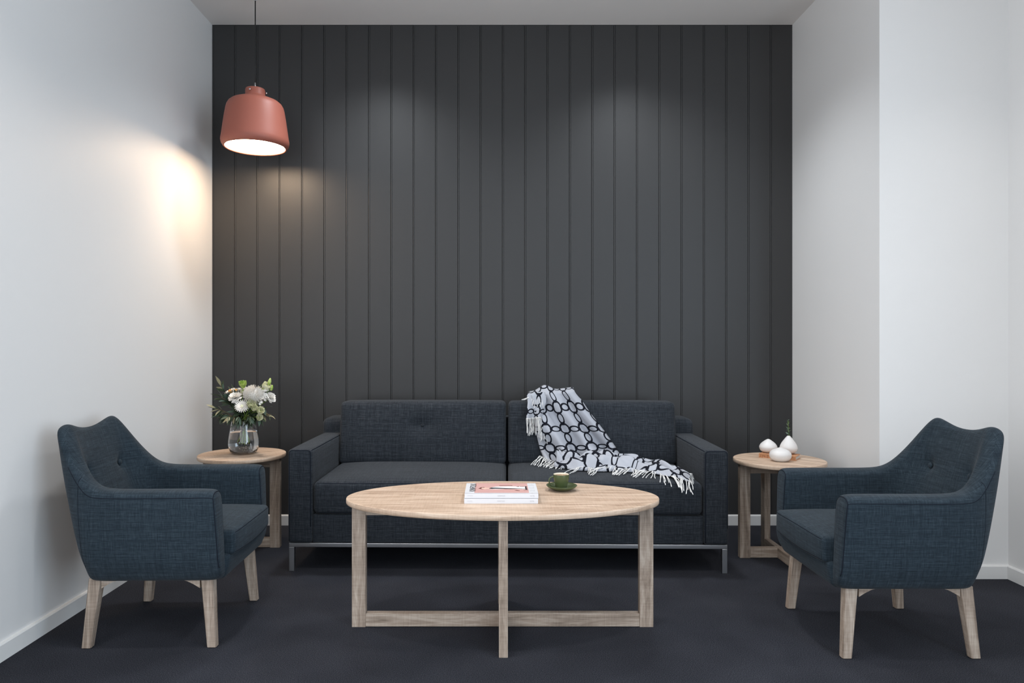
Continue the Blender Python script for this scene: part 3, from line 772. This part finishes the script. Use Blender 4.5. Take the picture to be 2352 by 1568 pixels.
def pompom(t, pos, d, R):
    bm = bmesh.new(); n = 150
    for k in range(n):      # short incurved petals spread evenly over a dome
        el = math.asin(1-1.35*(k+.5)/n); az = k*2.39996
        b2 = bmesh.new(); petal_bm(b2, 0, R*.34, R*.26, .95, 0, .45, 3, .55)
        dirv = Vector((math.cos(el)*math.cos(az), math.cos(el)*math.sin(az), math.sin(el)))
        place_bm(b2, dirv*R*.72, dirv); rows_ = {}
        for v in b2.verts: rows_[v] = bm.verts.new(v.co)
        for f_ in b2.faces: bm.faces.new([rows_[v] for v in f_.verts])
        b2.free()
    fin('bloom', place_bm(bm, pos, d), M['petal'], t, True)
    bmc = bmesh.new(); bmesh.ops.create_icosphere(bmc, subdivisions=3, radius=R*.76); fin('bloom_core', place_bm(bmc, pos, d), M['petal'], t, True)
def spider(t, pos, d, R):
    bm = bmesh.new()
    for ring, (el, n_, L) in enumerate(((.05, 22, 1.0), (.22, 20, .88), (.45, 16, .68), (.75, 10, .45))):
        for k in range(n_): petal_bm(bm, R*.05, R*L, R*.17, el, 2*PI*(k+.5*ring)/n_+.1, .06, 3, .5)
    fin('bloom', place_bm(bm, pos, d), M['petal'], t, True)
    bmc = bmesh.new(); bmesh.ops.create_icosphere(bmc, subdivisions=2, radius=R*.22); fin('flower_centre', place_bm(bmc, pos+Vector(d)*R*.1, d), M['petal_cream'], t, True)
def rose(mn):
    def f_(t, pos, d, R):
        bm = bmesh.new()
        for ring, (el, n_, L, cup) in enumerate(((.55, 5, 1.35, .55), (.85, 5, 1.30, .42), (1.12, 4, 1.20, .30), (1.32, 3, 1.1, .22))):
            for k in range(n_): petal_bm(bm, R*.10, R*L, R*1.35, el, 2*PI*(k+.5*ring)/n_, cup, 6, .62)
        fin('bloom', shift(place_bm(bm, pos, d), -Vector(d)*R*.5), M[mn], t, True)
        bmc = bmesh.new(); bmesh.ops.create_icosphere(bmc, subdivisions=2, radius=R*.55); fin('sepals', place_bm(bmc, pos-Vector(d)*R*.30, d), M['petal_green'], t, True)
    return f_
def ruffle(t, pos, d, R):
    bm = bmesh.new(); rnd = random.Random(int(abs(pos.x)*1e5))
    for ring, (el, n_, L) in enumerate(((.05, 9, 1.0), (.35, 9, .92), (.7, 7, .8), (1.05, 5, .7), (1.35, 3, .6))):
        for k in range(n_): petal_bm(bm, 0, R*L, R*.62, el+rnd.uniform(-.12, .12), 2*PI*(k+.5*ring)/n_, rnd.uniform(-.1, .25), 5, .8)
    fin('bloom', place_bm(bm, pos, d), M['petal'], t, True)
def daisy(t, pos, d, R):
    bm = bmesh.new()
    for ring, (el, n_, L) in enumerate(((.1, 14, 1.0), (.3, 12, .85))):
        for k in range(n_): petal_bm(bm, R*.15, R*L*.85, R*.3, el, 2*PI*(k+.5*ring)/n_, .05, 3, .5)
    fin('bloom', place_bm(bm, pos, d), M['petal'], t, True)
    bmc = bmesh.new(); bmesh.ops.create_icosphere(bmc, subdivisions=2, radius=R*.33); fin('flower_centre', place_bm(bmc, pos+Vector(d)*R*.06, d), M['orange'], t, True)
def bud(t, pos, d, R):
    bm = lathe_bm([(0, -R*1.1), (R*.35, -R*.95), (R*.55, -R*.3), (R*.5, R*.4), (R*.25, R*1.1), (0, R*1.35)], 14)
    up = (Vector(d)+Vector((0, 0, 1.5))).normalized()
    fin('bloom', place_bm(bm, pos, up), M['petal_green'], t, True)
def cluster(t, pos, d, R):
    bm = bmesh.new(); rnd = random.Random(int(abs(pos.z)*1e5))
    for k in range(9):
        b2 = bmesh.new()
        for j in range(6): petal_bm(b2, 0, R*.36, R*.28, rnd.uniform(.1, .7), 2*PI*j/6, .1, 3, .6)
        off = Vector((rnd.uniform(-1, 1), rnd.uniform(-.4, .2), rnd.uniform(-1, 1)))*R*.62
        place_bm(b2, pos+off, Vector((off.x*8, -1, off.z*8+.3)).normalized())
        tm = bpy.data.meshes.new('t'); b2.to_mesh(tm); bm.from_mesh(tm); b2.free(); bpy.data.meshes.remove(tm)
    fin('bloom', bm, M['petal'], t, True)
FL = [
 ('chrysanthemum', 'largest white pompom chrysanthemum at the middle of the bouquet', 583, 907, 3.86, .048, pompom),
 ('chrysanthemum', 'white spider chrysanthemum with pointed petals, low at the front of the bouquet', 556, 933, 3.83, .034, spider),
 ('carnation', 'ruffled white bloom left of the big pompom', 541, 914, 3.86, .034, ruffle),
 ('white_daisy', 'white daisy with orange centre at upper left of the bouquet', 529, 899, 3.90, .030, daisy),
 ('white_daisy', 'small white daisy with orange centre behind the ruffled white bloom', 543, 897, 3.93, .026, daisy),
 ('white_filler_flower', 'cluster of tiny white flowers behind the ruffled bloom, top middle', 555, 899, 3.94, .034, cluster),
 ('rosebud', 'largest cream-green rosebud right of the spider chrysanthemum', 576, 929, 3.83, .024, rose('petal_cream')),
 ('rosebud', 'small cream-green rosebud between two larger rosebuds', 583, 938, 3.83, .018, rose('petal_cream')),
 ('rosebud', 'cream-green rosebud at the right end of the middle row', 596, 943, 3.83, .021, rose('petal_cream')),
 ('rosebud', 'lowest cream-green rosebud, just above the vase rim', 594, 958, 3.83, .018, rose('petal_cream')),
 ('lisianthus', 'cream lisianthus opening at the upper right of the bouquet', 610, 890, 3.87, .025, rose('petal_cream')),
 ('lisianthus_bud', 'green lisianthus bud curving up from the top middle of the bouquet', 558, 884, 3.89, .021, rose('petal_green')),
 ('lisianthus_bud', 'tall thin green bud, highest point at the right of the bouquet', 619, 877, 3.87, .016, bud),
 ('lisianthus_bud', 'small pointed green bud below the tallest bud, far right', 624, 891, 3.87, .013, bud),
 ('carnation', 'ruffled white bloom at the far right of the bouquet', 620, 914, 3.87, .031, ruffle),
 ('white_filler_flower', 'cluster of tiny white flowers between the pompom and the right ruffled bloom', 607, 902, 3.86, .026, cluster),
 ('white_filler_flower', 'cluster of tiny white flowers below right of the pompom', 605, 920, 3.85, .024, cluster),
 ('lisianthus', 'pale green-white bloom tucked between the ruffled bloom and the pompom', 563, 905, 3.90, .024, rose('petal_cream')),
 ('white_filler_flower', 'cluster of tiny white flowers under the left ruffled bloom', 541, 923, 3.84, .020, cluster),
]
for k, (nm, lb, px, py, Y, R, fn_) in enumerate(FL):
    t = flower(nm, lb, 'flower', px, py, Y, R*1.12, fn_, k); t['group'] = 'flowers in the glass vase'
def branch(label, tips, kinds, nl, Ls, k, droop=.0, wide=1.0):
    base = Vector((GX, GY, TZ+.04)); t = thing('olive_branch', label, 'foliage', base, 0, 'olive branches in the glass vase')
    tip = at(*tips)
    path = stem_path(tip, k+.5)
    fin('stem', tube_bm([p-base for p in path], .0015, 6), M['twig'], t, True)
    n0 = int(len(path)*.52); rnd = random.Random(k*7+1); pts = path[n0:]
    nl = int(nl*1.8)
    for i in range(nl):
        t_ = i/(nl-1); q = pts[min(len(pts)-1, int(t_*(len(pts)-1)))]-base
        ax = (pts[-1]-pts[max(0, len(pts)-6)]).normalized()
        side = Vector((rnd.uniform(-1, 1), rnd.uniform(-1, .3), rnd.uniform(-1, 1))).normalized()
        d = ax*(1.2 if i < nl-1 else 3)+side*.9-Vector((0, 0, droop))
        leaf(t, q, d, rnd.uniform(*Ls)*1.5, kinds[i % len(kinds)], rnd.uniform(-.9, .9), wide)
D, PA, SG = 'leaf', 'leaf_pale', 'leaf_sage'
BR = [
 ('olive branch pointing up at the far upper left of the bouquet', (507, 885, 3.88), (PA, SG, D), 11, (.030, .046), 0, 1),
 ('olive branch reaching left with dark leaves, below the daisies', (508, 912, 3.86), (D, SG, D), 12, (.030, .050), 0, 1),
 ('olive branch with pale undersides at the far left of the bouquet', (496, 938, 3.84), (PA, D, PA, D), 12, (.026, .042), .4, 1),
 ('olive branch drooping at lower left with dark leaves', (504, 950, 3.84), (D, D, SG), 13, (.030, .045), .9, 1),
 ('olive branch hanging at the left side of the vase rim', (524, 957, 3.82), (D, PA, D, D), 13, (.028, .045), 1.2, 1),
 ('olive branch low in front of the vase rim, below the spider chrysanthemum', (548, 957, 3.81), (D, D, SG, D), 13, (.028, .042), 1.2, 1),
 ('olive branch low in front, below the small rosebuds', (575, 957, 3.81), (D, SG, D), 12, (.026, .040), .9, 1),
 ('olive branch pointing right with pale leaves at the far lower right', (620, 953, 3.84), (PA, D, PA), 10, (.028, .045), .2, 1),
 ('sage green leaves hanging at the right under the far right bloom', (610, 937, 3.86), (SG, D, SG), 9, (.026, .038), .8, 1.5),
 ('dark leaves at the back left between the daisies and ruffled bloom', (526, 915, 3.90), (D, SG), 16, (.035, .055), 0, 1.4),
 ('olive leaves above the pompom at the upper right of the bouquet', (596, 894, 3.90), (PA, SG), 6, (.026, .038), 0, 1),
 ('dark foliage filling the middle of the bouquet behind the rosebuds', (588, 945, 3.89), (D, D), 14, (.030, .050), .6, 1.4),
 ('dark leaves hanging at the right of the vase rim', (603, 962, 3.85), (D, SG, D), 11, (.025, .040), .8, 1.2),
 ('dark foliage behind the daisies, top left of the middle', (538, 906, 3.93), (D, SG, D), 12, (.032, .050), .2, 1.3),
 ('sage foliage behind the pompom chrysanthemum', (592, 915, 3.93), (D, SG, D), 12, (.032, .050), .2, 1.3),
 ('dark foliage behind the spider chrysanthemum', (552, 945, 3.90), (D, D), 14, (.030, .050), .6, 1.4),
]
for k, (lb, tips, kinds, nl, Ls, dr, wd) in enumerate(BR): branch(lb, tips, kinds, nl, Ls, k, dr, wd)

# ------------------------------------------------------------------ patterned throw
throw = thing('throw_blanket', 'pale grey throw with black chain pattern and ivory fringe, draped over the sofa', 'blanket', (.45, 3.95, .46))
TO = Vector((.45, 3.95, .46))
def interp(rows, t):
    for a, c in zip(rows, rows[1:]):
        if a[0] <= t <= c[0]:
            k = (t-a[0])/(c[0]-a[0]); k = k*k*(3-2*k)*.3+k*.7
            return [x+(y-x)*k for x, y in zip(a[1:], c[1:])]
    return rows[-1][1:]
def back_y(X, z): return SY+.605-.094+(z-.45)*.14-.0175*(X-SX)     # front face of the back cushion
def grid_mesh(bm, uvl, fn, nu, nv, mat_i=0):
    G = [[fn(i/nu, j/nv) for i in range(nu+1)] for j in range(nv+1)]
    Vv = [[bm.verts.new(p[0]-TO) for p in r] for r in G]
    for j in range(nv):
        for i in range(nu):
            f_ = bm.faces.new((Vv[j][i], Vv[j][i+1], Vv[j+1][i+1], Vv[j+1][i]))
            for lp, (jj, ii) in zip(f_.loops, ((j, i), (j, i+1), (j+1, i+1), (j+1, i))): lp[uvl].uv = G[jj][ii][1]
    return G
rowsA = [(0, 1216, 906, 1319, 898), (.1, 1221, 922, 1334, 916), (.25, 1224, 950, 1354, 946), (.5, 1231, 992, 1388, 990), (.75, 1240, 1030, 1412, 1024), (.9, 1250, 1055, 1424, 1044), (1, 1262, 1068, 1428, 1056)]
def sheetA(u, v):
    if v < .16:        # over the top of the cushion to its back
        t = 1-v/.16
        lx, ly, rx, ry = rowsA[0][1:]
        px = lx+(rx-lx)*u; py = ly+(ry-ly)*u
        top = 12*math.exp(-((u-.36)/.16)**2)+2*math.exp(-((u-.95)/.2)**2)
        p0 = at(px, py, back_y(.3, .85)-.004)
        hump = math.sin(PI*min(1, t*1.15))
        p = p0+Vector((0, .17*t, hump*(.012+.0026*top)-.05*max(0, t-.7)/.3))
        return p, (u*.37+.03, .02-(.13*t)+.02)
    t = (v-.16)/.84
    lx, ly, rx, ry = interp(rowsA, t)
    px = lx+(rx-lx)*u; py = ly+(ry-ly)*u+ (10*math.sin(PI*u)*max(0, t-.6)/.4)
    X = (px-VX)/F*4.03; z = HC-(py-VY)/F*4.03
    fold = .5+.5*math.sin(2*PI*(2.6*u-.75*t+.1)+.5*math.sin(4*t+6*u))
    fold2 = .5+.5*math.sin(2*PI*(5.2*u-1.0*t+.3))
    off = .008+(.022+.062*t)*fold**1.2+.014*(.3+t)*fold2**2+.040*max(0, t-.72)/.28
    e = min(u, 1-u)/.06
    if e < 1: off = off*(.35+.65*math.sin(e*PI/2))
    Y = back_y(X, z)-off
    return at(px, py, Y), (u*.37+.03+.03*t, .04+.44*t)
rowsB = [(0, 1210, 905, 1256, 903), (.3, 1212, 925, 1254, 925), (.65, 1210, 946, 1248, 945), (1, 1209, 962, 1246, 958)]
def sheetB(u, v):
    lx, ly, rx, ry = interp(rowsB, v); px = lx+(rx-lx)*u; py = ly+(ry-ly)*u-4*math.sin(PI*u)*(1-v)
    X = (px-VX)/F*4.03; z = HC-(py-VY)/F*4.03
    off = .048+.016*math.sin(2*PI*(1.4*u+.2))*v-.03*(1-v)*(1-v)
    return at(px, py, back_y(X, z)-off), (.02+u*.14, .50+v*.16)
BK = [(0, 1290, 1050), (.15, 1345, 1052), (.30, 1398, 1048), (.42, 1430, 1050), (.58, 1478, 1060), (.75, 1520, 1068), (.90, 1560, 1082), (1, 1586, 1096)]
FR = [(0, 1272, 1074), (.15, 1326, 1082), (.30, 1376, 1084), (.42, 1412, 1084), (.58, 1455, 1086), (.75, 1500, 1089), (.90, 1550, 1096), (1, 1582, 1106)]
def seat_z(Y): return .470 if Y > 3.62 else .470-.012*((3.62-Y)/.14)**2
def sheetC(u, v):
    bx, by = interp(BK, u); fx, fy = interp(FR, u)
    # back edge: on the seat, or bunched against the back cushion
    Yb = F*(HC-.474)/(by-VY); Yb = min(Yb, 3.965); Pb = at(bx, by, Yb)
    Yf = F*(HC-.470)/(fy-VY); Yf = min(Yf, 3.90); Pf = at(fx, fy, Yf)
    p = Pb.lerp(Pf, v)
    prof = math.sin(PI*v)
    r1 = abs(math.sin(PI*(2.6*v+.55*math.sin(5*u)+1.2*u)))
    r2 = .5+.5*math.sin(2*PI*(3.3*v-5.5*u+.2))
    h = prof**.6*(.008+.036*r1+.022*r2+.010*math.sin(23*u+5*v))*(1.15-.6*u)
    h += .010*math.exp(-((v-.0)/.2)**2)*(1-u)
    p.z = max(p.z, seat_z(p.y)+.004)+h
    p.y += .012*math.sin(2*PI*(4*u+v))*prof
    return p, (.05+u*.62+.02*v, 1.0+v*.24+.03*math.sin(9*u))
bm = bmesh.new(); uvl = bm.loops.layers.uv.new('UVMap')
GA = grid_mesh(bm, uvl, sheetA, 60, 60); GB = grid_mesh(bm, uvl, sheetB, 24, 20); GC = grid_mesh(bm, uvl, sheetC, 110, 40)
me = bpy.data.meshes.new('cloth'); bm.to_mesh(me); bm.free()
cl = link('cloth', me, M['throw'], throw, True, uv=False)
so = cl.modifiers.new('thick', 'SOLIDIFY'); so.thickness = .004; so.offset = 0
def strand(p0, p1, sag, rnd):
    p0, p1 = Vector(p0), Vector(p1); side = (p1-p0).cross(Vector((0, 0, 1)))
    if side.length < 1e-5: side = Vector((1, 0, 0))
    side.normalize(); a, c = rnd.uniform(-.008, .008), rnd.uniform(-.006, .006)
    pts = [p0, p0.lerp(p1, .3)+side*a+Vector((0, 0, sag)), p0.lerp(p1, .65)+side*c+Vector((0, 0, sag*.5)), p1]
    fin('tassel', tube_bm([q-TO for q in smooth_path(pts, 4)], .0017, 5, None, False, lambda t: 1.0 if t < .85 else 1.35), M['fringe'], throw, True)
rnd = random.Random(21)
for k in range(24):       # hanging from the folded-over flap at the left
    u = k/23; g = GB[20][int(u*24)][0]; L = rnd.uniform(.075, .10)
    strand(g+Vector((0, -.003, .004)), g+Vector((rnd.uniform(-.012, .010), rnd.uniform(-.012, 0), -L)), 0, rnd)
for k in range(12):       # second layer of hanging strands nearer the middle
    g = at(1236+k*1.6, 968+k*1.2, back_y(.26, .72)-.055); strand(g, g+Vector((rnd.uniform(-.02, .016), -.004, -rnd.uniform(.07, .10))), 0, rnd)
for k in range(6):        # a few strands dangling across the flap
    g = at(1222+k*4.5, 915+rnd.uniform(0, 5), back_y(.24, .8)-.062); strand(g, g+Vector((rnd.uniform(-.02, .01), -.002, -rnd.uniform(.03, .06))), 0, rnd)
for k in range(5):        # tip sticking out over the cushion top
    g = at(1216, 912+k*.8, 4.03); strand(g, at(1198+k*1.5, 918, 4.02), .002, rnd)
def on_seat(px, py): Y = F*(HC-.475)/(py-VY); Y = min(Y, 3.96); return Vector(((px-VX)/F*Y, Y, seat_z(Y)+.003))
for k in range(26):       # bottom left corner, lying on the seat
    t = k/25; g = at(1240+55*t, 1046+22*t, 3.955-.03*t); e = on_seat(1222+60*t+rnd.uniform(-6, 10), 1066+8*t+rnd.uniform(-2, 3))
    strand(g, e, .004, rnd)
for k in range(84):       # along the front edge of the tail
    u = .15+.85*((k//7)*7+(k%7)*.75)/83; g = GC[38][int(u*110)][0]
    cl_ = math.sin(u*34); dx = -14+cl_*12+rnd.uniform(-5, 7); dy = rnd.uniform(5, 14)
    px = VX+F*g.x/g.y; py = VY+F*(HC-g.z)/g.y
    e = on_seat(px+dx*(1 if u < .75 else -.6), min(py+dy, 1117)); strand(g, e, .006, rnd)
for k in range(16):       # the far end
    v = k/15; g = GC[int(v*40)][110][0]; px = VX+F*g.x/g.y; py = VY+F*(HC-g.z)/g.y
    strand(g, on_seat(px+rnd.uniform(2, 10), min(py+rnd.uniform(5, 10), 1117)), .008, rnd)
